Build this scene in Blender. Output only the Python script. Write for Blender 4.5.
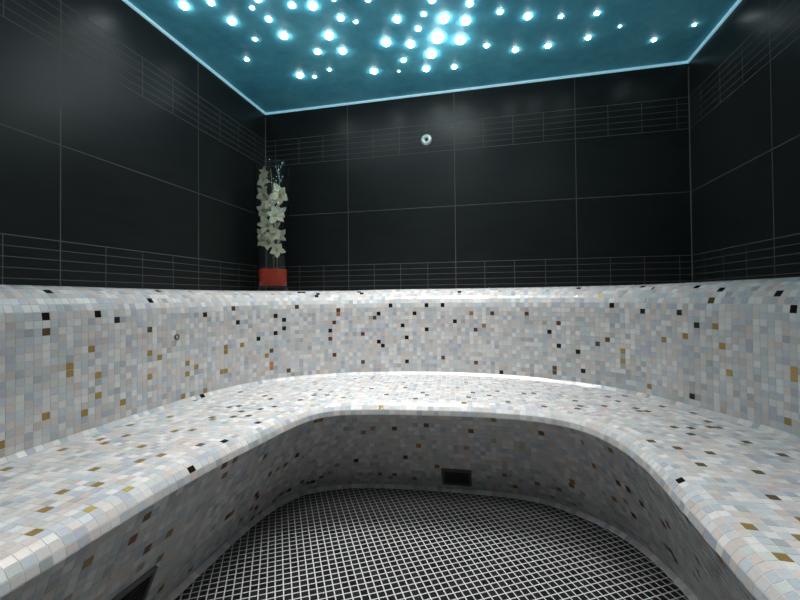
import bpy, bmesh, math, random
import numpy as np
from mathutils import Vector, Matrix

# ---------------------------------------------------------------- scene setup
scene = bpy.context.scene
for o in list(bpy.data.objects):
    bpy.data.objects.remove(o)
COL = scene.collection

# metres; origin at the viewer's eye, +Y towards the back wall
D, XL, XR = 2.133, -1.2964, 0.9214        # back, left and right walls
YF = -0.40                                # front wall, behind the viewer
ZC, ZF = 1.0973, -0.81                    # ceiling, floor
ZSEAT = -0.39

# camera -------------------------------------------------------------------
def cam_axes(yaw, pit, rol):
    c, s = math.cos(yaw), math.sin(yaw); A = np.array([[c, s, 0], [-s, c, 0], [0, 0, 1]])
    c, s = math.cos(pit), math.sin(pit); B = np.array([[1, 0, 0], [0, c, s], [0, -s, c]])
    c, s = math.cos(rol), math.sin(rol); C = np.array([[c, 0, s], [0, 1, 0], [-s, 0, c]])
    return C @ B @ A
AX = cam_axes(0.2237, 0.0134, -0.0095)
cam_data = bpy.data.cameras.new('camera')
cam_data.sensor_fit = 'HORIZONTAL'; cam_data.sensor_width = 36.0
cam_data.lens = 36.0 * 400.41 / 800.0
cam_data.shift_y = -(300 - 291.44) / 800.0
cam_data.clip_start = 0.01
cam = bpy.data.objects.new('camera', cam_data); COL.objects.link(cam)
m = Matrix.Identity(4)
for i in range(3):
    m[i][0] = AX[0][i]; m[i][1] = AX[2][i]; m[i][2] = -AX[1][i]
cam.matrix_world = m
scene.camera = cam

# world: a closed room, practically no light from outside --------------------
w = bpy.data.worlds.new('world'); scene.world = w; w.use_nodes = True
w.node_tree.nodes['Background'].inputs[0].default_value = (0.02, 0.03, 0.035, 1)
w.node_tree.nodes['Background'].inputs[1].default_value = 0.0

# light levels
BEAM_W, BEAM_DEG, BEAM_COL = 4.5, 76.0, (1.0, 0.98, 0.97)   # cone of each star light
STAR_L = 40.0            # radiance of the star lights
N_ADDED_STARS = 30  # number of unseen star lights added out of view for brightness
EDGE_L = 0.36              # emission strength of the trim along the ceiling edge
scene.view_settings.view_transform = 'Standard'
scene.view_settings.look = 'None'
scene.view_settings.gamma = 1.0
scene.view_settings.use_curve_mapping = False
scene.view_settings.exposure = 0.0

# ---------------------------------------------------------------- helpers
def link(name, me, mats=(), parent=None):
    o = bpy.data.objects.new(name, me); COL.objects.link(o)
    for mt in (mats if isinstance(mats, (list, tuple)) else [mats]):
        me.materials.append(mt)
    if parent is not None: o.parent = parent
    return o

def tag(o, label=None, cat=None, group=None, kind=None):
    if label: o['label'] = label
    if cat: o['category'] = cat
    if group: o['group'] = group
    if kind: o['kind'] = kind
    return o

def thing(name, label, cat, loc=(0, 0, 0), group=None):
    o = bpy.data.objects.new(name, None); COL.objects.link(o); o.location = loc
    o.empty_display_size = 0.05
    return tag(o, label, cat, group)

def from_bm(name, bm, mats, parent=None, smooth=False):
    me = bpy.data.meshes.new(name); bm.normal_update(); bm.to_mesh(me); bm.free()
    if smooth:
        for p in me.polygons: p.use_smooth = True
    return link(name, me, mats, parent)

def bm_box(bm, c, s, mat=None):
    M = Matrix.Translation(c) @ Matrix.Diagonal((s[0], s[1], s[2], 1))
    if mat is not None: M = mat @ M
    return bmesh.ops.create_cube(bm, size=1.0, matrix=M)['verts']

def lathe(bm, prof, seg=32, mat=None, mi=0, closed=False):
    """prof: list of (r, z); r=0 collapses to a pole"""
    rings = []
    for r, z in prof:
        if r < 1e-7:
            rings.append([bm.verts.new((0, 0, z))])
        else:
            rings.append([bm.verts.new((r*math.cos(2*math.pi*k/seg), r*math.sin(2*math.pi*k/seg), z)) for k in range(seg)])
    n = len(rings)
    for i in range(n if closed else n-1):
        a, b = rings[i], rings[(i+1) % n]
        for k in range(seg):
            k2 = (k+1) % seg
            if len(a) == 1 and len(b) == 1: continue
            if len(a) == 1: f = bm.faces.new((a[0], b[k2], b[k]))
            elif len(b) == 1: f = bm.faces.new((a[k], a[k2], b[0]))
            else: f = bm.faces.new((a[k], a[k2], b[k2], b[k]))
            f.material_index = mi
    if mat is not None:
        vs = [v for r in rings for v in r]
        bmesh.ops.transform(bm, matrix=mat, verts=vs)

def tube(bm, pts, rad, seg=8, mi=0):
    pts = [Vector(p) for p in pts]; rings = []
    up = Vector((0.3, 1, 0.2)).normalized()
    for i, p in enumerate(pts):
        t = (pts[min(i+1, len(pts)-1)] - pts[max(i-1, 0)]).normalized()
        a = t.cross(up).normalized(); b = t.cross(a)
        r = rad[i] if isinstance(rad, (list, tuple)) else rad
        rings.append([bm.verts.new(p + a*r*math.cos(2*math.pi*k/seg) + b*r*math.sin(2*math.pi*k/seg)) for k in range(seg)])
    for i in range(len(rings)-1):
        for k in range(seg):
            f = bm.faces.new((rings[i][k], rings[i][(k+1) % seg], rings[i+1][(k+1) % seg], rings[i+1][k]))
            f.material_index = mi
    for r in (rings[0][::-1], rings[-1]):
        f = bm.faces.new(r); f.material_index = mi

# ---------------------------------------------------------------- materials
class NT:
    def __init__(s, name):
        s.m = bpy.data.materials.new(name); s.m.use_nodes = True
        s.t = s.m.node_tree; s.b = s.t.nodes['Principled BSDF']; s.out = s.t.nodes['Material Output']
    def n(s, typ, **kw):
        nd = s.t.nodes.new(typ)
        for k, v in kw.items(): setattr(nd, k, v)
        return nd
    def l(s, a, b): s.t.links.new(a, b)
    def val(s, sock, v):
        if hasattr(v, 'is_linked') or isinstance(v, bpy.types.NodeSocket): s.l(v, sock)
        else: sock.default_value = v
    def math(s, op, a, b=0.0, c=None):
        nd = s.n('ShaderNodeMath', operation=op)
        s.val(nd.inputs[0], a); s.val(nd.inputs[1], b)
        if c is not None: s.val(nd.inputs[2], c)
        return nd.outputs[0]
    def mix(s, f, a, b):
        nd = s.n('ShaderNodeMix', data_type='RGBA')
        s.val(nd.inputs[0], f); s.val(nd.inputs[6], a); s.val(nd.inputs[7], b)
        return nd.outputs[2]
    def noise(s, vec, scale, detail=3.0, rough=0.5):
        nd = s.n('ShaderNodeTexNoise'); s.l(vec, nd.inputs['Vector'])
        nd.inputs['Scale'].default_value = scale; nd.inputs['Detail'].default_value = detail
        nd.inputs['Roughness'].default_value = rough
        return nd.outputs['Fac']
    def pos(s):
        return s.n('ShaderNodeNewGeometry').outputs['Position']

def plain(name, col, rough=0.5, metal=0.0, spec=0.5, noise=0.0, scale=40):
    t = NT(name); b = t.b
    b.inputs['Roughness'].default_value = rough; b.inputs['Metallic'].default_value = metal
    b.inputs['Specular IOR Level'].default_value = spec
    if noise:
        f = t.noise(t.n('ShaderNodeTexCoord').outputs['Object'], scale)
        t.l(t.mix(f, tuple(c*(1-noise) for c in col[:3])+(1,), tuple(min(1, c*(1+noise)) for c in col[:3])+(1,)), b.inputs['Base Color'])
    else:
        b.inputs['Base Color'].default_value = tuple(col[:3])+(1,)
    return t.m

def emissive(name, col, strength):
    t = NT(name)
    t.b.inputs['Base Color'].default_value = (0.8, 0.9, 0.9, 1)
    t.b.inputs['Emission Color'].default_value = tuple(col)+(1,)
    t.b.inputs['Emission Strength'].default_value = strength
    t.b.inputs['Roughness'].default_value = 0.3
    return t.m

def wall_tiles(name, axis, off):
    """large anthracite tiles 60 x 30 cm with two bands of narrow strips; joints in light grey"""
    t = NT(name)
    sep = t.n('ShaderNodeSeparateXYZ'); t.l(t.pos(), sep.inputs[0])
    u = t.math('ADD', sep.outputs[axis], 10*0.6 - off); z = sep.outputs[2]
    def dist_mod(x, per):            # distance to the nearest multiple of per
        f = t.math('FRACT', t.math('DIVIDE', x, per))
        return t.math('MULTIPLY', t.math('MINIMUM', f, t.math('SUBTRACT', 1.0, f)), per)
    def line(dist, half):            # 1 on the joint
        return t.math('SUBTRACT', 1.0, t.math('GREATER_THAN', dist, half))
    def between(lo, hi):
        return t.math('MULTIPLY', t.math('GREATER_THAN', z, lo), t.math('LESS_THAN', z, hi))
    H = (0.182, 0.4807, 0.7795, 0.9293)
    band = t.math('MAXIMUM', between(-1, H[0]), between(H[2], H[3]))
    vmain = line(dist_mod(u, 0.6), 0.0016)
    vband = t.math('MULTIPLY', line(dist_mod(u, 0.15), 0.0012), band)
    hmain = None
    for h in H:
        d = line(t.math('ABSOLUTE', t.math('SUBTRACT', z, h)), 0.0014)
        hmain = d if hmain is None else t.math('MAXIMUM', hmain, d)
    hb1 = t.math('MULTIPLY', line(dist_mod(t.math('SUBTRACT', z, H[0]-0.2996), 0.02996), 0.0011), between(-1, H[0]))
    hb2 = t.math('MULTIPLY', line(dist_mod(t.math('SUBTRACT', z, H[2]), 0.02996), 0.0011), between(H[2], H[3]))
    j = t.math('MAXIMUM', t.math('MAXIMUM', vmain, vband), t.math('MAXIMUM', hmain, t.math('MAXIMUM', hb1, hb2)))
    # slate-like cloudiness, stretched along the tile
    mp = t.n('ShaderNodeMapping'); t.l(t.pos(), mp.inputs[0]); mp.inputs['Scale'].default_value = (2, 2, 9)
    n1 = t.noise(mp.outputs[0], 3.0, 6, 0.6)
    n2 = t.noise(t.pos(), 60.0, 3, 0.6)
    tile = t.mix(n1, (0.0110, 0.0135, 0.0135, 1), (0.0200, 0.0235, 0.0230, 1))
    t.l(t.mix(j, tile, (0.115, 0.118, 0.115, 1)), t.b.inputs['Base Color'])
    r = t.math('ADD', 0.27, t.math('MULTIPLY', n1, 0.12))
    t.l(t.math('MAXIMUM', r, t.math('MULTIPLY', j, 0.75)), t.b.inputs['Roughness'])
    t.b.inputs['Specular IOR Level'].default_value = 0.24
    bp = t.n('ShaderNodeBump'); bp.inputs['Strength'].default_value = 0.5; bp.inputs['Distance'].default_value = 0.002
    h = t.math('ADD', t.math('MULTIPLY', j, -0.6), t.math('ADD', t.math('MULTIPLY', n2, 0.22), t.math('MULTIPLY', n1, 0.25)))
    t.l(h, bp.inputs['Height']); t.l(bp.outputs[0], t.b.inputs['Normal'])
    return t.m

def floor_mosaic():
    t = NT('black_mosaic_floor')
    mp = t.n('ShaderNodeMapping'); t.l(t.pos(), mp.inputs[0])
    mp.inputs['Rotation'].default_value = (0, 0, math.radians(FLOOR_ROT))
    sep = t.n('ShaderNodeSeparateXYZ'); t.l(mp.outputs[0], sep.inputs[0])
    per = FLOOR_T
    ds = []; ids = []
    for k in (0, 1):
        q = t.math('DIVIDE', t.math('ADD', sep.outputs[k], 7.0), per)
        f = t.math('FRACT', q); ids.append(t.math('FLOOR', q))
        ds.append(t.math('MULTIPLY', t.math('MINIMUM', f, t.math('SUBTRACT', 1.0, f)), per))
    d = t.math('MINIMUM', ds[0], ds[1])
    j = t.math('LESS_THAN', d, 0.00155)
    cb = t.n('ShaderNodeCombineXYZ'); t.l(ids[0], cb.inputs[0]); t.l(ids[1], cb.inputs[1])
    wn = t.n('ShaderNodeTexWhiteNoise', noise_dimensions='3D'); t.l(cb.outputs[0], wn.inputs['Vector'])
    tile = t.mix(wn.outputs['Value'], (0.006, 0.006, 0.0062, 1), (0.016, 0.016, 0.016, 1))
    t.l(t.mix(j, tile, (0.52, 0.52, 0.51, 1)), t.b.inputs['Base Color'])
    t.l(t.math('MAXIMUM', 0.28, t.math('MULTIPLY', j, 0.8)), t.b.inputs['Roughness'])
    t.b.inputs['Specular IOR Level'].default_value = 0.35
    bp = t.n('ShaderNodeBump'); bp.inputs['Strength'].default_value = 0.4; bp.inputs['Distance'].default_value = 0.001
    t.l(t.math('MULTIPLY', t.math('MINIMUM', d, 0.0022), 400.0), bp.inputs['Height']); t.l(bp.outputs[0], t.b.inputs['Normal'])
    return t.m
FLOOR_ROT, FLOOR_T = -30.0, 0.0222

def mosaic_material():
    """glass mosaic: each tile carries its own colour (rgb) and metal flag (alpha) as mesh data"""
    t = NT('glass_mosaic')
    at = t.n('ShaderNodeAttribute', attribute_name='tile'); at.attribute_type = 'GEOMETRY'
    n = t.noise(t.pos(), 260.0, 2, 0.5)
    v = t.math('ADD', 0.88, t.math('MULTIPLY', n, 0.24))
    sc = t.n('ShaderNodeVectorMath', operation='SCALE'); t.l(at.outputs['Color'], sc.inputs[0]); t.l(v, sc.inputs['Scale'])
    t.l(sc.outputs[0], t.b.inputs['Base Color'])
    t.l(at.outputs['Alpha'], t.b.inputs['Metallic'])
    t.b.inputs['Roughness'].default_value = 0.12
    t.b.inputs['Specular IOR Level'].default_value = 0.36
    bp = t.n('ShaderNodeBump'); bp.inputs['Strength'].default_value = 0.25; bp.inputs['Distance'].default_value = 0.0006
    t.l(n, bp.inputs['Height']); t.l(bp.outputs[0], t.b.inputs['Normal'])
    return t.m

def ceiling_material():
    t = NT('blue_painted_ceiling')
    n1 = t.noise(t.pos(), 3.5, 5, 0.65); n2 = t.noise(t.pos(), 22.0, 4, 0.6)
    f = t.math('ADD', t.math('MULTIPLY', n1, 0.7), t.math('MULTIPLY', n2, 0.3))
    f = t.math('ADD', t.math('MULTIPLY', f, 2.2), -0.6)
    c = t.mix(f, (0.050, 0.33, 0.52, 1), (0.19, 0.70, 0.86, 1))
    t.l(c, t.b.inputs['Base Color'])
    t.b.inputs['Roughness'].default_value = 0.5; t.b.inputs['Specular IOR Level'].default_value = 0.3
    return t.m

M = {}
M['wall_back'] = wall_tiles('anthracite_tiles_back', 0, -0.1807)
M['wall_left'] = wall_tiles('anthracite_tiles_left', 1, 0.9725)
M['wall_right'] = wall_tiles('anthracite_tiles_right', 1, 0.9756)
M['floor'] = floor_mosaic()
M['mosaic'] = mosaic_material()
M['ceiling'] = ceiling_material()
M['grout'] = plain('pale_grout', (0.66, 0.65, 0.63), 0.85, noise=0.15, scale=60)
M['star'] = emissive('star_light_white', (0.93, 1.0, 0.98), STAR_L)
M['edge'] = emissive('edge_trim_cyan', (0.30, 0.78, 1.0), EDGE_L)
M['corner'] = plain('corner_grout', (0.16, 0.16, 0.155), 0.8)
M['chrome'] = plain('chrome', (0.62, 0.68, 0.68), 0.38, 0.55)
M['dark'] = plain('dark_hole', (0.022, 0.024, 0.022), 0.7)
M['grille'] = plain('dark_grille_metal', (0.10, 0.105, 0.095), 0.55, 0.1)
M['bronze'] = plain('bronze', (0.16, 0.085, 0.035), 0.4, 0.4)
M['red'] = plain('red_sand', (0.46, 0.034, 0.005), 0.8, spec=0.1, noise=0.35, scale=120)
M['green'] = plain('orchid_stem', (0.16, 0.17, 0.05), 0.5, noise=0.2)
M['petal'] = plain('orchid_petal', (0.72, 0.70, 0.55), 0.5, noise=0.08, scale=90)
M['lip'] = plain('orchid_lip', (0.62, 0.42, 0.14), 0.5, noise=0.2, scale=120)
def thin_glass():
    t = NT('clear_glass')
    tr = t.n('ShaderNodeBsdfTransparent'); tr.inputs[0].default_value = (0.95, 0.975, 0.97, 1)
    gl = t.n('ShaderNodeBsdfGlossy'); gl.inputs['Roughness'].default_value = 0.03
    fr = t.n('ShaderNodeFresnel'); bf = t.n('ShaderNodeNewGeometry').outputs['Backfacing']
    t.l(t.math('ADD', 1.27, t.math('MULTIPLY', bf, 1/1.27-1.27)), fr.inputs[0])
    mx = t.n('ShaderNodeMixShader'); t.l(fr.outputs[0], mx.inputs[0]); t.l(tr.outputs[0], mx.inputs[1]); t.l(gl.outputs[0], mx.inputs[2])
    t.l(mx.outputs[0], t.out.inputs['Surface'])
    return t.m
M['glass'] = thin_glass()
M['crystal'] = plain('pale_crystal', (0.42, 0.52, 0.56), 0.15, 0.0, 0.8)

# ---------------------------------------------------------------- room shell
def struct(name, c, s, mat):
    bm = bmesh.new(); bm_box(bm, c, s)
    return tag(from_bm(name, bm, mat), kind='structure')
T = 0.10
xc, wx = (XL+XR)/2, XR-XL
yc, wy = (YF+D)/2, D-YF
zc, hz = (ZF+ZC)/2, ZC-ZF
struct('floor', (xc, yc, ZF-T/2), (wx+2*T, wy+2*T, T), M['floor'])
struct('ceiling', (xc, yc, ZC+T/2), (wx+2*T, wy+2*T, T), M['ceiling'])
struct('wall_back', (xc, D+T/2, zc), (wx+2*T, T, hz), M['wall_back'])
struct('wall_left', (XL-T/2, yc, zc), (T, wy, hz), M['wall_left'])
struct('wall_right', (XR+T/2, yc, zc), (T, wy, hz), M['wall_right'])
struct('wall_front', (xc, YF-T/2, zc), (wx+2*T, T, hz), M['wall_back'])
# slim cyan trim where the ceiling meets the walls, weakly emissive
e = 0.009
struct('trim_1', (xc, D-e/2, ZC-e/2), (wx-2*e, e, e), M['edge'])
struct('trim_2', (XL+e/2, yc, ZC-e/2), (e, wy, e), M['edge'])
struct('trim_3', (XR-e/2, yc, ZC-e/2), (e, wy, e), M['edge'])
# grouted inside corners
struct('trim_4', (XL+0.0015, D-0.0015, 0.55), (0.003, 0.003, 2*(0.55-0.02)-0.012), M['corner'])
struct('trim_5', (XR-0.0015, D-0.0015, 0.55), (0.003, 0.003, 2*(0.55-0.02)-0.012), M['corner'])

# ---------------------------------------------------------------- mosaic bench
#GEN-BEGIN
TP = 0.0202                      # tile pitch
def smooth_curve(pts, n=700, it=1):
    """open Catmull-Rom through pts, evenly resampled, lightly smoothed"""
    P = np.array(pts, float); P = np.vstack([2*P[0]-P[1], P, 2*P[-1]-P[-2]])
    out = []
    for i in range(1, len(P)-2):
        a, b, c, d = P[i-1:i+3]
        for u in np.linspace(0, 1, 60, endpoint=False):
            out.append(0.5*((2*b)+(-a+c)*u+(2*a-5*b+4*c-d)*u*u+(-a+3*b-3*c+d)*u**3))
    out.append(P[-2]); Q = np.array(out)
    def resample(Q, n):
        L = np.r_[0, np.cumsum(np.linalg.norm(np.diff(Q, axis=0), axis=1))]
        t = np.linspace(0, L[-1], n)
        return np.stack([np.interp(t, L, Q[:, k]) for k in range(Q.shape[1])], 1)
    Q = resample(Q, n)
    for _ in range(it*60):
        Q[1:-1] = 0.5*Q[1:-1] + 0.25*(Q[:-2]+Q[2:])
    return resample(Q, n)
Y0 = -0.395
PB = [(-1.152, Y0), (-1.152, 0.2), (-1.151, 0.75), (-1.146, 1.0), (-1.140, 1.23), (-1.120, 1.38), (-1.070, 1.57), (-0.965, 1.735),
      (-0.736, 1.89), (-0.454, 1.977), (-0.205, 2.006), (0.037, 1.988), (0.254, 1.922), (0.44, 1.822), (0.570, 1.695),
      (0.660, 1.547), (0.740, 1.392), (0.785, 1.255), (0.800, 1.05), (0.803, 0.75), (0.803, 0.2), (0.803, Y0)]
PC = [(-0.70, Y0), (-0.70, 0.1), (-0.698, 0.50), (-0.698, 0.75), (-0.688, 0.90), (-0.673, 1.03), (-0.655, 1.17), (-0.630, 1.28),
      (-0.590, 1.345), (-0.520, 1.388), (-0.400, 1.418), (-0.257, 1.437), (-0.10, 1.452), (0.025, 1.453), (0.165, 1.432), (0.275, 1.365), (0.340, 1.245),
      (0.364, 1.11), (0.367, 0.99), (0.364, 0.90), (0.360, 0.72), (0.357, 0.40), (0.357, Y0)]
PF = [(-0.84, Y0), (-0.84, 0.4), (-0.84, 0.90), (-0.839, 1.10), (-0.836, 1.22), (-0.826, 1.335), (-0.800, 1.435), (-0.745, 1.53),
      (-0.633, 1.598), (-0.51, 1.632), (-0.383, 1.650), (-0.237, 1.662), (-0.06, 1.668), (0.085, 1.665), (0.20, 1.640), (0.30, 1.58), (0.390, 1.50),
      (0.453, 1.395), (0.488, 1.28), (0.505, 1.15), (0.51, 0.9), (0.51, 0.3), (0.51, Y0)]
XM, YM = -0.17, 0.90
NS = 1200
def stadium(Q):
    """sample the curve at shared parameters: along y on the two arms, by angle round (XM, YM) between them"""
    ang = np.where(Q[:, 1] >= YM, np.arctan2(Q[:, 0]-XM, Q[:, 1]-YM), 0)
    s = np.where(Q[:, 1] >= YM, ang, 0)
    left = (Q[:, 0] < XM)
    s = np.where(Q[:, 1] < YM, np.where(left, -math.pi/2-(YM-Q[:, 1]), math.pi/2+(YM-Q[:, 1])), s)
    s = np.maximum.accumulate(s)
    e = math.pi/2+YM-Y0
    t = np.linspace(-e, e, NS)
    return np.stack([np.interp(t, s, Q[:, k]) for k in (0, 1)], 1)
SPAR = np.linspace(-(math.pi/2+YM-Y0), math.pi/2+YM-Y0, NS)
CB, CC, CF = [stadium(smooth_curve(p, 3000)) for p in (PB, PC, PF)]
def normals(C):                  # horizontal, pointing outwards (towards the walls)
    d = np.gradient(C, axis=0); n = np.stack([-d[:, 1], d[:, 0]], 1)
    n /= np.linalg.norm(n, axis=1)[:, None]
    for _ in range(40): n[1:-1] = 0.5*n[1:-1]+0.25*(n[:-2]+n[2:])
    return n/np.linalg.norm(n, axis=1)[:, None]
NB, NC, NF = normals(CB), normals(CC), normals(CF)

def resample_prof(pr, rows=None, pitch=TP):
    P = np.array(pr, float); L = np.r_[0, np.cumsum(np.linalg.norm(np.diff(P, axis=0), axis=1))]
    k = rows or int(round(L[-1]/pitch))
    t = np.linspace(0, L[-1], k+1)
    return np.stack([np.interp(t, L, P[:, i]) for i in (0, 1)], 1)
def off(C, N, d, z):
    return np.column_stack([C + N*d, np.full(len(C), z)])

# backrest and ledge: one cove row, upright rows, rounded shoulder, level ledge
r = 0.013; pr = [(-r+r*math.sin(a), ZSEAT+r-r*math.cos(a)) for a in np.linspace(0, math.pi/2, 9)]
prof_b = [resample_prof(pr, 1)]
prof_b.append(resample_prof([(0, ZSEAT+r), (0, -0.054)], 16))
prof_b.append(resample_prof([(0.12-0.12*math.cos(a), -0.054+0.089*math.sin(a)) for a in np.linspace(0, math.pi/2, 40)], 8))
prof_b.append(resample_prof([(0.12, 0.035), (0.12+TP*20, 0.0355)], 20))
prof_b = np.vstack([prof_b[0]]+[p[1:] for p in prof_b[1:]])
EDGES_BACK = [off(CB, NB, d, z) for d, z in prof_b]
# the ledge is not quite level: it rises a little away from the left back corner
_c = lambda v: np.clip(v, 0, 1)
LIFT = np.where(CB[:, 0] < -0.6, 0.007*_c((1.65-CB[:, 1])/0.8), 0.005*_c((CB[:, 0]+0.9)/0.4) + np.where(CB[:, 0] > 0.5, 0.008*_c((1.75-CB[:, 1])/0.5), 0))
for _ in range(200): LIFT[1:-1] = 0.5*LIFT[1:-1]+0.25*(LIFT[:-2]+LIFT[2:])
for E_ in EDGES_BACK: E_[:, 2] += LIFT*_c((E_[:, 2]+0.054)/0.089)
# seat: rounded nose, then level rows back to the backrest
a_, b_ = 0.045, 0.040
nose = resample_prof([(a_-a_*math.cos(a), ZSEAT-b_+b_*math.sin(a)) for a in np.linspace(0, math.pi/2, 30)], 4)
flat = resample_prof([(a_, ZSEAT), (a_+TP*36, ZSEAT)], 36)
EDGES_SEAT = [off(CC, NC, d, z) for d, z in np.vstack([nose, flat[1:]])]
# front: from under the nose back to the foot, undercut
NFRONT = 19
def front_edges():
    out = []
    top = np.column_stack([CC, np.full(NS, ZSEAT-b_)])
    ft = np.column_stack([CF + NF*0.018, np.full(NS, ZF+0.013)])
    c1 = top*0.75 + ft*0.25 + np.array([0, 0, -0.012])
    c2 = top*0.28 + ft*0.72 + np.array([0, 0, -0.006])
    for t in np.linspace(0, 1, NFRONT+1):
        out.append((1-t)**3*top + 3*(1-t)**2*t*c1 + 3*(1-t)*t*t*c2 + t**3*ft)
    return out
EDGES_FRONT = front_edges()[::-1]
EDGES_FOOT = [np.column_stack([CF, np.full(NS, ZF+0.002)]), EDGES_FRONT[0]]

BRK_L = math.radians(-47); BRK_R = math.radians(43)
iL, iR = int(np.searchsorted(SPAR, BRK_L)), int(np.searchsorted(SPAR, BRK_R))
iM = int(np.searchsorted(SPAR, 0.0))
def make_tiles(edges, patch, pitch=TP, gap=0.0006):
    """-> list of (patch,row,section,col, 4 corners) ; corners ordered along, up"""
    tiles = []
    for rI in range(len(edges)-1):
        lo, hi = edges[rI], edges[rI+1]; mid = 0.5*(lo+hi)
        L = np.r_[0, np.cumsum(np.linalg.norm(np.diff(mid, axis=0), axis=1))]
        for sec, (i0, i1, ref) in enumerate(((0, iL, 0), (iL, iR, iM), (iR, NS-1, NS-1))):
            a, b, r0 = L[i0], L[i1], L[ref]
            k0 = math.floor((a-r0)/pitch); k1 = math.ceil((b-r0)/pitch)
            for k in range(k0, k1):
                u0 = max(a, r0+k*pitch)+gap; u1 = min(b, r0+(k+1)*pitch)-gap
                if u1-u0 < 0.003: continue
                q = []
                for u, E in ((u0, lo), (u1, lo), (u1, hi), (u0, hi)):
                    q.append([np.interp(u, L, E[:, c]) for c in range(3)])
                q = np.array(q)
                for x, y in ((0, 3), (1, 2)):       # joint between rows
                    d = q[y]-q[x]; g = gap/max(1e-6, np.linalg.norm(d))
                    q[x] = q[x]+d*g; q[y] = q[y]-d*g
                tiles.append((patch, rI, sec, k, q))
    return tiles
def inside_B(p):                 # is a seat point still in front of the backrest?
    i = np.argmin(((CB-p[:2])**2).sum(1))
    return np.dot(p[:2]-CB[i], NB[i]) < 0.008
def bench_tiles():
    ts = make_tiles(EDGES_FOOT, 'foot')+make_tiles(EDGES_FRONT, 'front')
    ts += [t for t in make_tiles(EDGES_SEAT, 'seat') if t[1] < 24 or inside_B(t[4].mean(0))]
    for t in make_tiles(EDGES_BACK, 'back'):
        c = t[4].mean(0)
        if c[0] < XL+0.003 or c[0] > XR-0.003 or c[1] > D-0.003: continue
        t[4][:, 0] = np.clip(t[4][:, 0], XL+0.002, XR-0.002); t[4][:, 1] = np.minimum(t[4][:, 1], D-0.002)
        ts.append(t)
    return ts
TILES = bench_tiles()
#GEN-END

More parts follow.
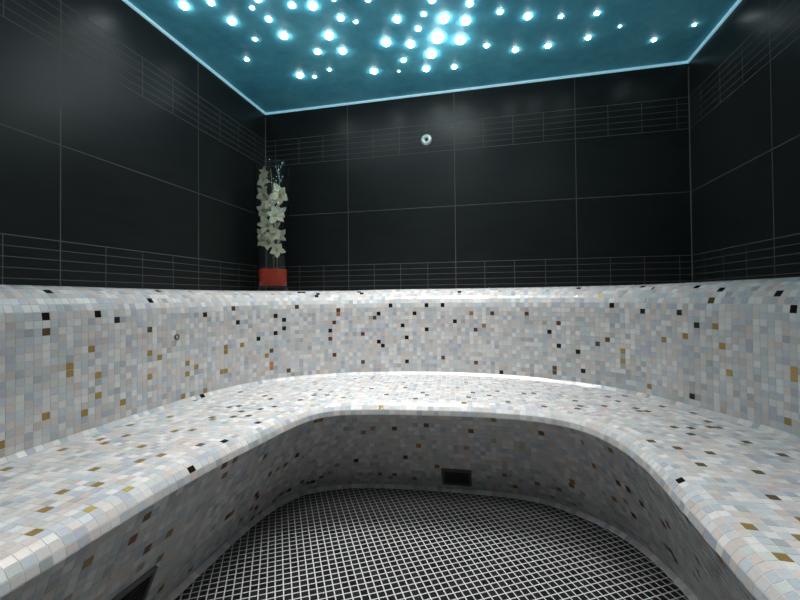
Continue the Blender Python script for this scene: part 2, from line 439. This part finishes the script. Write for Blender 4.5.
#PICKS
SPECIAL = {}
for patch_, kind_, cells_ in (
    ('back', 'K', [(0,0,87),(1,1,10),(2,2,-98),(3,1,-13),(3,1,28),(7,1,-19),(7,1,27),(8,1,-20),(8,1,23),(9,1,-13),(10,0,101),(11,1,-45),(11,1,-32),(11,1,-8),(11,1,21),(12,1,-43),(12,1,-14),(13,1,-1),(14,0,96),(14,1,-43),(14,2,-97),(15,1,-45),(15,1,-20),(15,1,-11),(16,0,70),(16,0,88),(16,1,40),(16,2,-100),(17,0,60),(17,0,67),(17,1,-17),(17,1,-8),(17,1,-4),(17,1,34),(17,2,-83),(19,0,77),(19,2,-86),(20,1,-36),(20,2,-95),(21,0,62),(21,1,-36),(21,1,-25),(21,1,0),(21,1,43),(21,2,-100),(22,0,81),(22,1,-41),(22,1,-40),(22,1,-26),(22,1,28),(22,1,41),(24,0,75),(24,1,-20)]),
    ('back', 'B', [(2,1,-42),(2,1,22),(3,1,-24),(3,1,22),(7,1,-46),(9,1,-32),(9,1,31),(10,1,33),(14,0,76),(15,0,60),(17,0,95),(17,1,-40),(18,2,-95)]),
    ('back', 'G', [(1,0,83),(1,0,88),(2,0,55),(2,2,-106),(2,2,-84),(3,0,65),(3,0,71),(4,0,60),(4,0,92),(4,0,93),(5,0,67),(5,0,84),(6,0,76),(6,0,86),(6,0,103),(6,1,36),(7,0,84),(7,2,-92),(8,0,67),(8,0,93),(8,1,36),(8,2,-83),(9,0,63),(9,0,78),(9,0,93),(9,0,97),(9,2,-83),(10,0,63),(10,0,76),(11,2,-103),(11,2,-93),(12,0,66),(12,2,-99),(14,2,-94)]),
    ('back', 'O', [(3,1,-46),(4,1,-46),(12,1,6),(15,1,-30),(15,1,3)]),
    ('back', 'R', [(3,1,4),(4,1,-4),(5,1,-31),(10,1,-24),(11,1,4),(13,1,-31),(13,1,23),(14,1,-21),(15,1,8),(15,1,16),(16,1,-30)]),
    ('back', 'Y', [(19,1,32)]),
    ('seat', 'G', [(3,1,3),(4,0,45),(4,2,-59),(4,2,-55),(6,1,-20),(7,0,48),(7,0,53),(7,0,61),(7,2,-58),(8,0,59),(9,0,51),(9,2,-61),(11,0,56),(11,0,70),(12,0,63),(12,0,75),(13,0,69),(18,0,63),(18,0,66),(20,0,64),(20,0,75),(21,0,54),(21,0,60),(22,0,70)]),
    ('seat', 'B', [(1,1,-12),(4,1,17),(4,2,-79),(5,0,65),(5,1,-6),(5,1,11),(6,1,23),(6,2,-77),(6,2,-72),(7,1,4),(8,0,78),(8,0,84),(8,1,-29),(8,1,-12),(8,1,-4),(8,1,24),(9,0,82),(9,1,-24),(9,1,8),(9,2,-76),(9,2,-65),(10,0,77),(10,1,-27),(10,1,-5),(11,0,80),(11,1,5),(11,1,24),(11,1,29),(11,2,-86),(11,2,-83),(11,2,-71),(12,1,15),(13,0,76),(13,0,89),(13,1,-16),(13,1,10),(13,1,17),(13,2,-95),(13,2,-86),(14,0,83),(14,1,-27),(14,1,-9),(14,2,-97),(14,2,-95),(15,0,82),(16,0,91),(16,1,33),(16,2,-87),(16,2,-81),(17,2,-87),(17,2,-77),(18,1,32),(18,2,-90),(19,2,-99),(20,2,-95),(21,1,36),(23,0,93),(23,2,-93),(25,0,85)]),
    ('seat', 'F', [(11,1,-27),(12,1,-24),(15,1,2),(19,1,-10),(20,1,-30),(20,1,4),(22,1,-38),(22,1,-31),(22,1,29),(23,1,-18),(24,1,-22),(24,1,-10),(24,1,20),(25,1,-18)]),
    ('seat', 'K', [(1,0,60),(2,2,-68),(3,0,67),(4,0,75)]),
    ('seat', 'Y', [(3,0,49),(3,0,53),(3,1,-25),(24,1,35)]),
    ('front', 'B', [(2,0,89),(2,1,-30),(2,1,-8),(2,1,12),(3,0,62),(3,1,-31),(3,1,-27),(3,1,-15),(3,1,-12),(4,1,20),(9,0,59),(10,0,80),(10,0,84),(12,0,59),(16,0,48),(16,0,66),(18,1,-24),(18,1,8)]),
    ('front', 'R', [(3,0,82),(6,0,80)]),
    ('front', 'K', [(5,2,-81),(8,2,-72),(10,2,-83),(11,2,-85),(11,2,-76),(11,2,-69),(15,1,-10),(15,1,4),(16,1,16)]),
    ('front', 'O', [(7,1,22),(12,2,-91)]),
    ('front', 'Y', [(12,1,13)]),
):
    for c_ in cells_: SPECIAL[(patch_,)+c_] = kind_
#PICKS-END

PALETTE = [((0.74, 0.73, 0.715), 24), ((0.63, 0.61, 0.59), 20), ((0.57, 0.60, 0.63), 16), ((0.66, 0.59, 0.55), 14),
           ((0.50, 0.54, 0.57), 8), ((0.47, 0.48, 0.54), 7), ((0.55, 0.585, 0.565), 6), ((0.59, 0.51, 0.475), 5), ((0.42, 0.44, 0.445), 3)]
KIND = {'K': ((0.018, 0.016, 0.010), 0.15), 'B': ((0.13, 0.085, 0.032), 0.3), 'G': ((0.36, 0.245, 0.070), 0.35),
        'R': ((0.17, 0.060, 0.028), 0.2), 'O': ((0.48, 0.20, 0.075), 0.2), 'Y': ((0.85, 0.70, 0.26), 0.5), 'F': ((0.42, 0.38, 0.29), 0.2)}  # Y: gold tiles, their glint put into the colour as bright yellow
FRONT_KIND = {'K': 'B', 'B': 'D', 'R': 'R', 'O': 'O', 'Y': 'Y', 'G': 'G'}
KIND['D'] = ((0.30, 0.20, 0.09), 0.2)
def build_tiles(name, sel, parent, seed):
    rnd = random.Random(seed)
    cols = [c for c, _ in PALETTE]; wts = [w_ for _, w_ in PALETTE]
    V, F, A = [], [], []
    for patch, rI, sec, k, q in sel:
        n = np.cross(q[1]-q[0], q[3]-q[0]); n /= np.linalg.norm(n)
        key = SPECIAL.get((patch, rI, sec, k))
        if patch == 'front' and not key and rnd.random() < 0.025: c, met = rnd.choice((KIND['D'], KIND['F'], KIND['R'], KIND['O'])); A_ = True
        else: A_ = False
        if key and patch == 'front': key = FRONT_KIND[key]
        if key: c, met = KIND[key]
        elif not A_:
            c = rnd.choices(cols, wts)[0]; g = rnd.uniform(0.93, 1.07); c = tuple(min(0.9, x*g) for x in c); met = 0.0
        tx, ty = max(-.0004, min(.0004, rnd.gauss(0, 0.00018))), max(-.0004, min(.0004, rnd.gauss(0, 0.00018)))
        lift = 0.0007
        top = [q[0]+n*(lift-(tx+ty)/2), q[1]+n*(lift+(tx-ty)/2), q[2]+n*(lift+(tx+ty)/2), q[3]+n*(lift+(ty-tx)/2)]
        cen = q.mean(0); b = len(V)
        V += [x + (cen-x)*0.03 for x in top] + [x + n*0.0001 for x in q]
        F += [(b, b+1, b+2, b+3)] + [(b+4+i, b+4+(i+1) % 4, b+(i+1) % 4, b+i) for i in range(4)]
        A += [(c[0], c[1], c[2], met)]*5
    me = bpy.data.meshes.new(name); me.from_pydata([tuple(v) for v in V], [], F); me.update()
    at = me.attributes.new('tile', 'FLOAT_COLOR', 'FACE')
    at.data.foreach_set('color', np.array(A, np.float32).ravel())
    return link(name, me, M['mosaic'], parent)
def build_bed(name, edges, parent, clip=False, step=2):
    V, F = [], []
    idx = list(range(0, NS, step)); idx[-1] = NS-1; n = len(idx)
    for E_ in edges:
        P = E_[idx].copy()
        if clip:
            P[:, 0] = np.clip(P[:, 0], XL+0.002, XR-0.002); P[:, 1] = np.minimum(P[:, 1], D-0.002)
        V += [tuple(p) for p in P]
    for i in range(len(edges)-1):
        for k in range(n-1):
            F.append((i*n+k, i*n+k+1, (i+1)*n+k+1, (i+1)*n+k))
    me = bpy.data.meshes.new(name); me.from_pydata(V, [], F); me.update()
    for p in me.polygons: p.use_smooth = True
    return link(name, me, M['grout'], parent)

bench = thing('mosaic_bench', 'curved built-in bench covered in pearly white mosaic with scattered gold and dark tiles', 'bench', (0, 0, 0))
bk = build_bed('backrest', EDGES_BACK, bench, clip=True)
st = build_bed('seat', EDGES_SEAT[:6]+[EDGES_SEAT[6+i] for i in range(0, 29)], bench, clip=True)
fr_ = build_bed('front_panel', EDGES_FRONT, bench)
ft_ = build_bed('foot_trim', EDGES_FOOT, bench)
build_tiles('mosaic_tiles', [t for t in TILES if t[0] == 'back'], bk, 3)
build_tiles('mosaic_tiles', [t for t in TILES if t[0] == 'seat'], st, 5)
build_tiles('mosaic_tiles', [t for t in TILES if t[0] == 'front'], fr_, 7)
build_tiles('mosaic_tiles', [t for t in TILES if t[0] == 'foot'], ft_, 9)

#STARS
STARS = [  # x, y, radius, label
    (-1.107, 1.270, 0.0152, 'large bright star light nearest the left wall'),
    (-0.999, 1.280, 0.0110, 'star light cut by the top edge, just right of the one nearest the left wall'),
    (-0.987, 1.386, 0.0147, 'bright star light alone below the two star lights nearest the left wall'),
    (-0.867, 1.339, 0.0070, 'small star light at the top, left of the spiky one above the long left row'),
    (-0.821, 1.305, 0.0109, 'star light half out of the top edge, second column right of the left wall pair'),
    (-0.840, 1.409, 0.0102, 'spiky star light level with the bright lone one near the left wall'),
    (-0.962, 1.506, 0.0078, 'small dim star light below the spiky one on the left side'),
    (-1.081, 1.625, 0.0085, 'lowest small star light on the left, nearest the left ceiling edge'),
    (-0.715, 1.362, 0.0111, 'star light at the top, left neighbour of a larger bright one'),
    (-0.640, 1.383, 0.0153, 'large bright star light at the top of the left half'),
    (-0.562, 1.469, 0.0116, 'slightly spiky star light right of and below the large top one in the left half'),
    (-0.512, 1.504, 0.0066, 'tiny star light just right of a spiky one at the middle top'),
    (-0.832, 1.513, 0.0155, 'bright star light in the left half, above the spiky one nearest the left corner'),
    (-0.649, 1.558, 0.0171, 'large bright star light left of centre, upper of a slanting pair'),
    (-0.741, 1.649, 0.0124, 'star light between the spiky left corner one and the slanting bright pair'),
    (-0.631, 1.670, 0.0148, 'bright star light left of centre, lower of a slanting pair'),
    (-0.906, 1.804, 0.0146, 'white spiky star light nearest the left back corner'),
    (-0.841, 1.833, 0.0074, 'tiny star light just right of the spiky one near the left back corner'),
    (-0.745, 1.792, 0.0071, 'tiny star light above and right of the spiky one near the left back corner'),
    (-0.551, 1.372, 0.0055, 'faint star light at the very top edge, left of centre'),
    (-0.430, 1.402, 0.0082, 'star light on the top edge of the photo, well left of the cluster'),
    (-0.349, 1.529, 0.0132, 'soft star light left of the bright cluster, alone in its upper row'),
    (-0.242, 1.526, 0.0086, 'small cyan star light at the upper left of the bright cluster'),
    (-0.278, 1.602, 0.0106, 'star light touching the left side of the bright cluster'),
    (-0.201, 1.460, 0.0110, 'star light on the top edge above the bright cluster'),
    (-0.169, 1.568, 0.0190, 'large star light directly above the largest one in the cluster'),
    (-0.208, 1.677, 0.0251, 'largest and brightest star light at the centre of the cluster'),
    (-0.251, 1.785, 0.0201, 'large star light directly below the largest one in the cluster'),
    (-0.086, 1.601, 0.0177, 'large star light at the upper right of the cluster'),
    (-0.115, 1.716, 0.0206, 'large star light right of the largest one in the cluster'),
    (-0.428, 1.658, 0.0176, 'spiky bright star light left of the cluster, left of a similar one'),
    (-0.328, 1.694, 0.0161, 'spiky bright star light between the cluster and a similar spiky one'),
    (-0.382, 1.802, 0.0103, 'small star light below the two spiky ones left of the cluster'),
    (-0.292, 1.896, 0.0143, 'star light at the bottom of the cluster, nearest the back wall'),
    (-0.542, 1.857, 0.0144, 'white spiky star light near the back wall, left of the cluster'),
    (-0.158, 1.912, 0.0106, 'small spiky star light below the cluster, nearest the long wall joint'),
    (-0.424, 1.886, 0.0040, 'faintest pinprick star light between the back wall and the cluster'),
    (-0.065, 1.510, 0.0111, 'star light near the top edge at the upper right of the cluster'),
    (0.047, 1.581, 0.0100, 'star light right of the cluster, left of a larger soft one'),
    (0.154, 1.633, 0.0131, 'soft large star light right of the cluster in the upper row'),
    (0.281, 1.665, 0.0073, 'small star light at the right end of the upper row beyond the soft large one'),
    (-0.006, 1.782, 0.0097, 'star light right of the cluster, first of the lower row'),
    (0.119, 1.843, 0.0116, 'star light in the middle of the lower row right of the cluster'),
    (0.257, 1.848, 0.0114, 'spiky star light at the right end of the lower row of three'),
    (0.415, 1.679, 0.0087, 'star light on the right side, upper of a pair one above the other'),
    (0.416, 1.830, 0.0095, 'star light on the right side, lower of a pair one above the other'),
    (0.527, 1.784, 0.0048, 'tiny star light right of the upright pair on the right side'),
    (0.698, 1.914, 0.0080, 'small star light alone nearest the right back corner'),
    (0.821, 1.845, 0.0060, 'small star light with a wide glow nearest the right wall'),
]
def star_bm(r):
    bm = bmesh.new()
    lathe(bm, [(r, 0.0), (r*0.99, -0.15*r), (r*0.88, -0.38*r), (r*0.64, -0.58*r), (r*0.33, -0.70*r), (0, -0.74*r)], 20)
    bmesh.ops.recalc_face_normals(bm, faces=bm.faces)
    return bm
def make_star(x, y, r, label, group):
    s = from_bm('star_light', star_bm(r), M['star'], smooth=True)
    s.location = (x, y, ZC-0.0004)
    ld = bpy.data.lights.new('beam', 'SPOT')          # fibre-optic end: a soft downward cone
    ld.energy = BEAM_W*(r/0.016)**1.5; ld.color = BEAM_COL
    ld.spot_size = math.radians(BEAM_DEG); ld.spot_blend = 1.0; ld.shadow_soft_size = 0.6*r
    lo = bpy.data.objects.new('beam', ld); COL.objects.link(lo)
    lo.parent = s; lo.location = (0, 0, -0.76*r-0.004)
    return tag(s, label, 'star light', group)
for x, y, r_, lab in STARS:
    make_star(x, y, r_, lab, 'star lights in the blue ceiling')
# unseen star lights added overhead to brighten the near seats and floor
rs = random.Random(11)
ADDED_STARS = []
while len(ADDED_STARS) < N_ADDED_STARS:
    k = len(ADDED_STARS) % 4
    x = (rs.uniform(-0.42, 0.08), rs.uniform(XL+0.25, XL+0.70), rs.uniform(-0.42, 0.08), rs.uniform(XR-0.60, XR-0.36))[k]
    y = rs.uniform(0.15, 0.95) if k in (0, 2) else rs.uniform(YF+0.20, 1.05)
    if all((x-a)**2+(y-b)**2 > 0.11**2 for a, b in ADDED_STARS) and all((x-q[0])**2+(y-q[1])**2 > 0.12**2 for q in STARS):
        ADDED_STARS.append((x, y))
for x, y in ADDED_STARS:
    make_star(x, y, rs.uniform(0.008, 0.020), 'added unseen star light overhead, brightening the near seats and floor', 'added star lights overhead')
#STARS-END

#OBJS
VENT_A, VENT_B = (4, 607), (9, 250)
_i = int(np.argmin(np.abs(CB[:NS//2, 1]-1.263))); SN = NB[_i]
SENS = (CB[_i][0]-SN[0]*0.001, CB[_i][1]-SN[1]*0.001, -0.141)
# ---------------------------------------------------------------- vents in the bench front
def vent(name, label, row, si, width, height, shift=(0, 0)):
    """grille lying on the front panel, centred at tile row `row`, curve sample `si`"""
    E = EDGES_FRONT; P = E[row][si]
    tx = E[row][si+14]-E[row][si-14]; tx /= np.linalg.norm(tx)
    up = E[min(row+3, NFRONT)][si]-E[max(row-3, 0)][si]; up -= tx*np.dot(up, tx); up /= np.linalg.norm(up)
    nz = np.cross(tx, up)
    P = P + tx*shift[0] + up*shift[1] + nz*0.005
    o = thing(name, label, 'vent', tuple(P), 'ventilation grilles in the bench front')
    mm = Matrix.Identity(4)
    for i in range(3):
        mm[i][0] = tx[i]; mm[i][1] = up[i]; mm[i][2] = nz[i]; mm[i][3] = P[i]
    o.matrix_world = mm
    bm = bmesh.new(); b = 0.010
    for sx in (-1, 1): bm_box(bm, (sx*(width-b)/2, 0, 0), (b, height, 0.008))
    for sy in (-1, 1): bm_box(bm, (0, sy*(height-b)/2, 0), (width-2*b, b, 0.008))
    from_bm('frame', bm, M['grille'], o)
    bm = bmesh.new(); bm_box(bm, (0, 0, -0.0035), (width-2*b, height-2*b, 0.002))
    from_bm('backing', bm, M['dark'], o)
    n = max(4, int((height-2*b)/0.012))
    for k in range(n):
        bm = bmesh.new(); y = -(height-2*b)/2+(k+0.5)*(height-2*b)/n
        bm_box(bm, (0, 0, 0), (width-2*b, 0.0075, 0.0016), Matrix.Translation((0, y, 0.0005)) @ Matrix.Rotation(math.radians(32), 4, 'X'))
        from_bm('slat', bm, M['grille'], o)
    return o
vent('vent_grille', 'small dark rectangular vent grille low in the middle of the bench front', VENT_A[0], VENT_A[1], 0.118, 0.100)
vent('steam_outlet_grille', 'dark outlet grille in the left bench front at the bottom edge', VENT_B[0], VENT_B[1], 0.22, 0.15, (-0.11, -0.075))

# ---------------------------------------------------------------- wall fittings
noz = thing('wall_nozzle', 'round chrome nozzle with dark centre hole on the black back wall', 'nozzle', (-0.330, D-0.001, 0.846))
R90 = Matrix.Rotation(math.radians(90), 4, 'X')        # lathe axis now points into the room
bm = bmesh.new(); lathe(bm, [(0.030, 0), (0.030, 0.003), (0.027, 0.0075), (0.018, 0.0095), (0.0105, 0.008), (0.0085, 0.004), (0.0085, 0.001), (0, 0.001)], 40, R90)
bmesh.ops.recalc_face_normals(bm, faces=bm.faces); from_bm('rosette', bm, M['chrome'], noz, True)
bm = bmesh.new(); lathe(bm, [(0.0083, 0.0015), (0.007, 0.0040), (0.0, 0.0045)], 24, R90); from_bm('nozzle_hole', bm, M['dark'], noz, True)
sen = thing('sensor_ring', 'tiny bronze ring fitting set in the left backrest mosaic', 'sensor', tuple(SENS))
sen.rotation_euler = (0, math.radians(90), math.atan2(-SN[1], -SN[0]))
bm = bmesh.new(); lathe(bm, [(0.0062, 0.0), (0.0105, 0.0), (0.0105, 0.0030), (0.0085, 0.0042), (0.0066, 0.0035)], 28, closed=True)
bmesh.ops.recalc_face_normals(bm, faces=bm.faces); from_bm('ring', bm, M['bronze'], sen, True)
bm = bmesh.new(); lathe(bm, [(0.0063, 0.0), (0.0063, 0.0022), (0, 0.0026)], 24)
bmesh.ops.recalc_face_normals(bm, faces=bm.faces); from_bm('sensor_tip', bm, M['grout'], sen, True)

# ---------------------------------------------------------------- vase with orchid in the corner
VX, VY, VZ = -1.115, 1.900, 0.0366
RV, RT, HV = 0.073, 0.094, 0.668      # tapers: foot radius, rim radius, height
vase = thing('glass_vase', 'tall clear glass cylinder vase with red sand, in the left back corner on the ledge', 'vase', (VX, VY, VZ))
bm = bmesh.new()
lathe(bm, [(0, 0.0), (RV-0.003, 0.0), (RV, 0.003), (RT, HV), (RT-0.0015, HV+0.0012), (RT-0.003, HV), (RV-0.003, 0.027), (RV-0.006, 0.025), (0, 0.025)], 48)
bmesh.ops.recalc_face_normals(bm, faces=bm.faces); from_bm('cylinder', bm, M['glass'], vase, True)
bm = bmesh.new(); ri = RV-0.0036
lathe(bm, [(0, 0.0285), (ri-0.003, 0.0285), (ri, 0.032), (ri+0.0028, 0.112), (ri*0.7, 0.116), (ri*0.3, 0.114), (0, 0.115)], 40)
for v in bm.verts:
    if v.co.z > 0.1: v.co.z += 0.0035*math.sin(v.co.x*70)*math.cos(v.co.y*55)
bmesh.ops.recalc_face_normals(bm, faces=bm.faces)
tag(from_bm('red_sand', bm, M['red'], vase, True), 'layer of red sand')

orchid = thing('orchid_spray', 'cream white orchid spray standing upright inside the glass vase', 'flower', (VX, VY, VZ+0.10))
def stem_pts():
    return [(0.004, 0, 0.0), (0.006, 0.002, 0.08), (0.008, 0.004, 0.17), (0.006, -0.002, 0.26), (0.006, -0.006, 0.36), (0.0, -0.004, 0.44), (-0.006, -0.002, 0.51), (-0.012, 0, 0.545)]
bm = bmesh.new(); tube(bm, stem_pts(), [0.0042]*4+[0.0036, 0.0030, 0.0024, 0.0016], 8)
from_bm('stem', bm, M['green'], orchid, True)
def petal(bm, L, W, curl, rot, tilt, zoff=0.0):
    """pointed oval petal, cupped and curled; root at the flower centre, facing +Z"""
    nu, nv = 8, 5; g = []
    for i in range(nu+1):
        u = i/nu; wd = W*(math.sin(math.pi*min(1, u**0.8*0.93+0.07))**0.75)*(0.55+0.45*min(1, u*2))
        if i == nu: wd = W*0.05
        row = []
        for j in range(nv):
            v = j/(nv-1)*2-1
            z = 0.18*L*math.sin(u*2.2)*0.6 - curl*L*u*u - 0.10*W*(1-v*v) + 0.02*L*math.sin(5*u+3*v)
            row.append(Vector((u*L, v*wd/2, z)))
        g.append(row)
    R = Matrix.Rotation(rot, 4, 'Z') @ Matrix.Rotation(-tilt, 4, 'Y')
    vs = [[bm.verts.new(R @ p + Vector((0, 0, zoff))) for p in row] for row in g]
    for i in range(nu):
        for j in range(nv-1):
            bm.faces.new((vs[i][j], vs[i+1][j], vs[i+1][j+1], vs[i][j+1]))
ro = random.Random(4)
def clamp_in(o_, mw):
    inv = mw.inverted()
    for v in o_.data.vertices:
        p = mw @ v.co; q = Vector((p.x-VX, p.y-VY)); lim = RV+(RT-RV)*(p.z-VZ)/HV-0.0050
        if q.length > lim:
            q *= lim/q.length; v.co = inv @ Vector((VX+q.x, VY+q.y, p.z))
# world position of each bloom, its size, facing azimuth jitter
FL = [(-1.150, 1.876, 0.612, 0.9), (-1.145, 1.868, 0.536, 1.0), (-1.060, 1.878, 0.533, 1.15), (-1.150, 1.872, 0.459, 0.9), (-1.082, 1.872, 0.424, 1.05),
      (-1.122, 1.860, 0.374, 1.05), (-1.150, 1.868, 0.336, 0.85), (-1.154, 1.872, 0.294, 0.8), (-1.112, 1.858, 0.286, 0.95), (-1.076, 1.872, 0.250, 0.9), (-1.090, 1.864, 0.325, 0.85),
      (-1.150, 1.886, 0.662, 0.6), (-1.118, 1.880, 0.490, 0.8), (-1.098, 1.930, 0.455, 0.9), (-1.135, 1.935, 0.380, 0.9), (-1.100, 1.935, 0.330, 0.9), (-1.125, 1.94, 0.555, 0.9)]
for fx, fy, fz, s_ in FL:
    out = Vector((fx-VX, fy-VY, 0)).normalized()
    view = Vector((0.45, -0.9, 0)).normalized() if fy < 1.9 else Vector((-0.2, 1, 0))
    n = (out*0.5 + view*0.8 + Vector((ro.uniform(-.35, .35), ro.uniform(-.2, .2), ro.uniform(-.35, .35)))).normalized()
    rot = n.to_track_quat('Z', 'Y').to_matrix().to_4x4()
    mw = Matrix.Translation((fx, fy, fz)) @ rot @ Matrix.Scale(s_, 4)
    bm = bmesh.new(); a0 = ro.uniform(0, 6.28)
    for k in range(5):
        petal(bm, 0.052*ro.uniform(0.85, 1.1), 0.034*ro.uniform(0.85, 1.15), ro.uniform(0.05, 0.35), a0+k*2*math.pi/5+ro.uniform(-.12, .12), math.radians(ro.uniform(8, 30)))
    fl = from_bm('bloom', bm, M['petal'], orchid, True)
    fl.matrix_world = mw
    fl.matrix_parent_inverse = Matrix.Translation((-VX, -VY, -(VZ+0.10)))
    clamp_in(fl, mw)
    so = fl.modifiers.new('thickness', 'SOLIDIFY'); so.thickness = 0.0009; so.offset = 0
    bm = bmesh.new()
    petal(bm, 0.017, 0.015, 0.9, a0+0.3, math.radians(40), 0.003); petal(bm, 0.012, 0.010, -0.4, a0+math.pi, math.radians(60), 0.003)
    petal(bm, 0.012, 0.010, -0.4, a0+math.pi*0.6, math.radians(60), 0.003)
    lp = from_bm('bloom_lip', bm, M['lip'], fl, True)
    lp.modifiers.new('thickness', 'SOLIDIFY').thickness = 0.001
    tag(lp, 'yellow orange lip')

twig = thing('beaded_twig', 'clear beaded twig rising behind the topmost orchid blooms in the vase', 'decoration', (VX+0.010, VY+0.024, VZ+0.115))
bm = bmesh.new()
tube(bm, [(0, 0, 0), (0.004, 0.002, 0.2), (0.012, 0.004, 0.36), (0.018, 0.0, 0.47), (0.014, -0.008, 0.55)], [0.0016, 0.0015, 0.0013, 0.0011, 0.0008], 6)
for k in range(7):
    z = 0.40+0.024*k; a = 2.1*k
    tube(bm, [(0.014, -0.001, z-0.02), (0.014+0.012*math.cos(a), 0.012*math.sin(a), z), (0.014+0.020*math.cos(a), 0.018*math.sin(a), z+0.02)], 0.0009, 5)
from_bm('branch', bm, M['crystal'], twig, True)
bm = bmesh.new()
for k in range(7):
    z = 0.40+0.024*k; a = 2.1*k
    for q in (0.5, 1.0):
        bmesh.ops.create_icosphere(bm, subdivisions=1, radius=0.0042*ro.uniform(.8, 1.2), matrix=Matrix.Translation((0.014+0.020*q*math.cos(a), 0.018*q*math.sin(a), z+0.02*(2*q-1))))
from_bm('beads', bm, M['crystal'], twig)
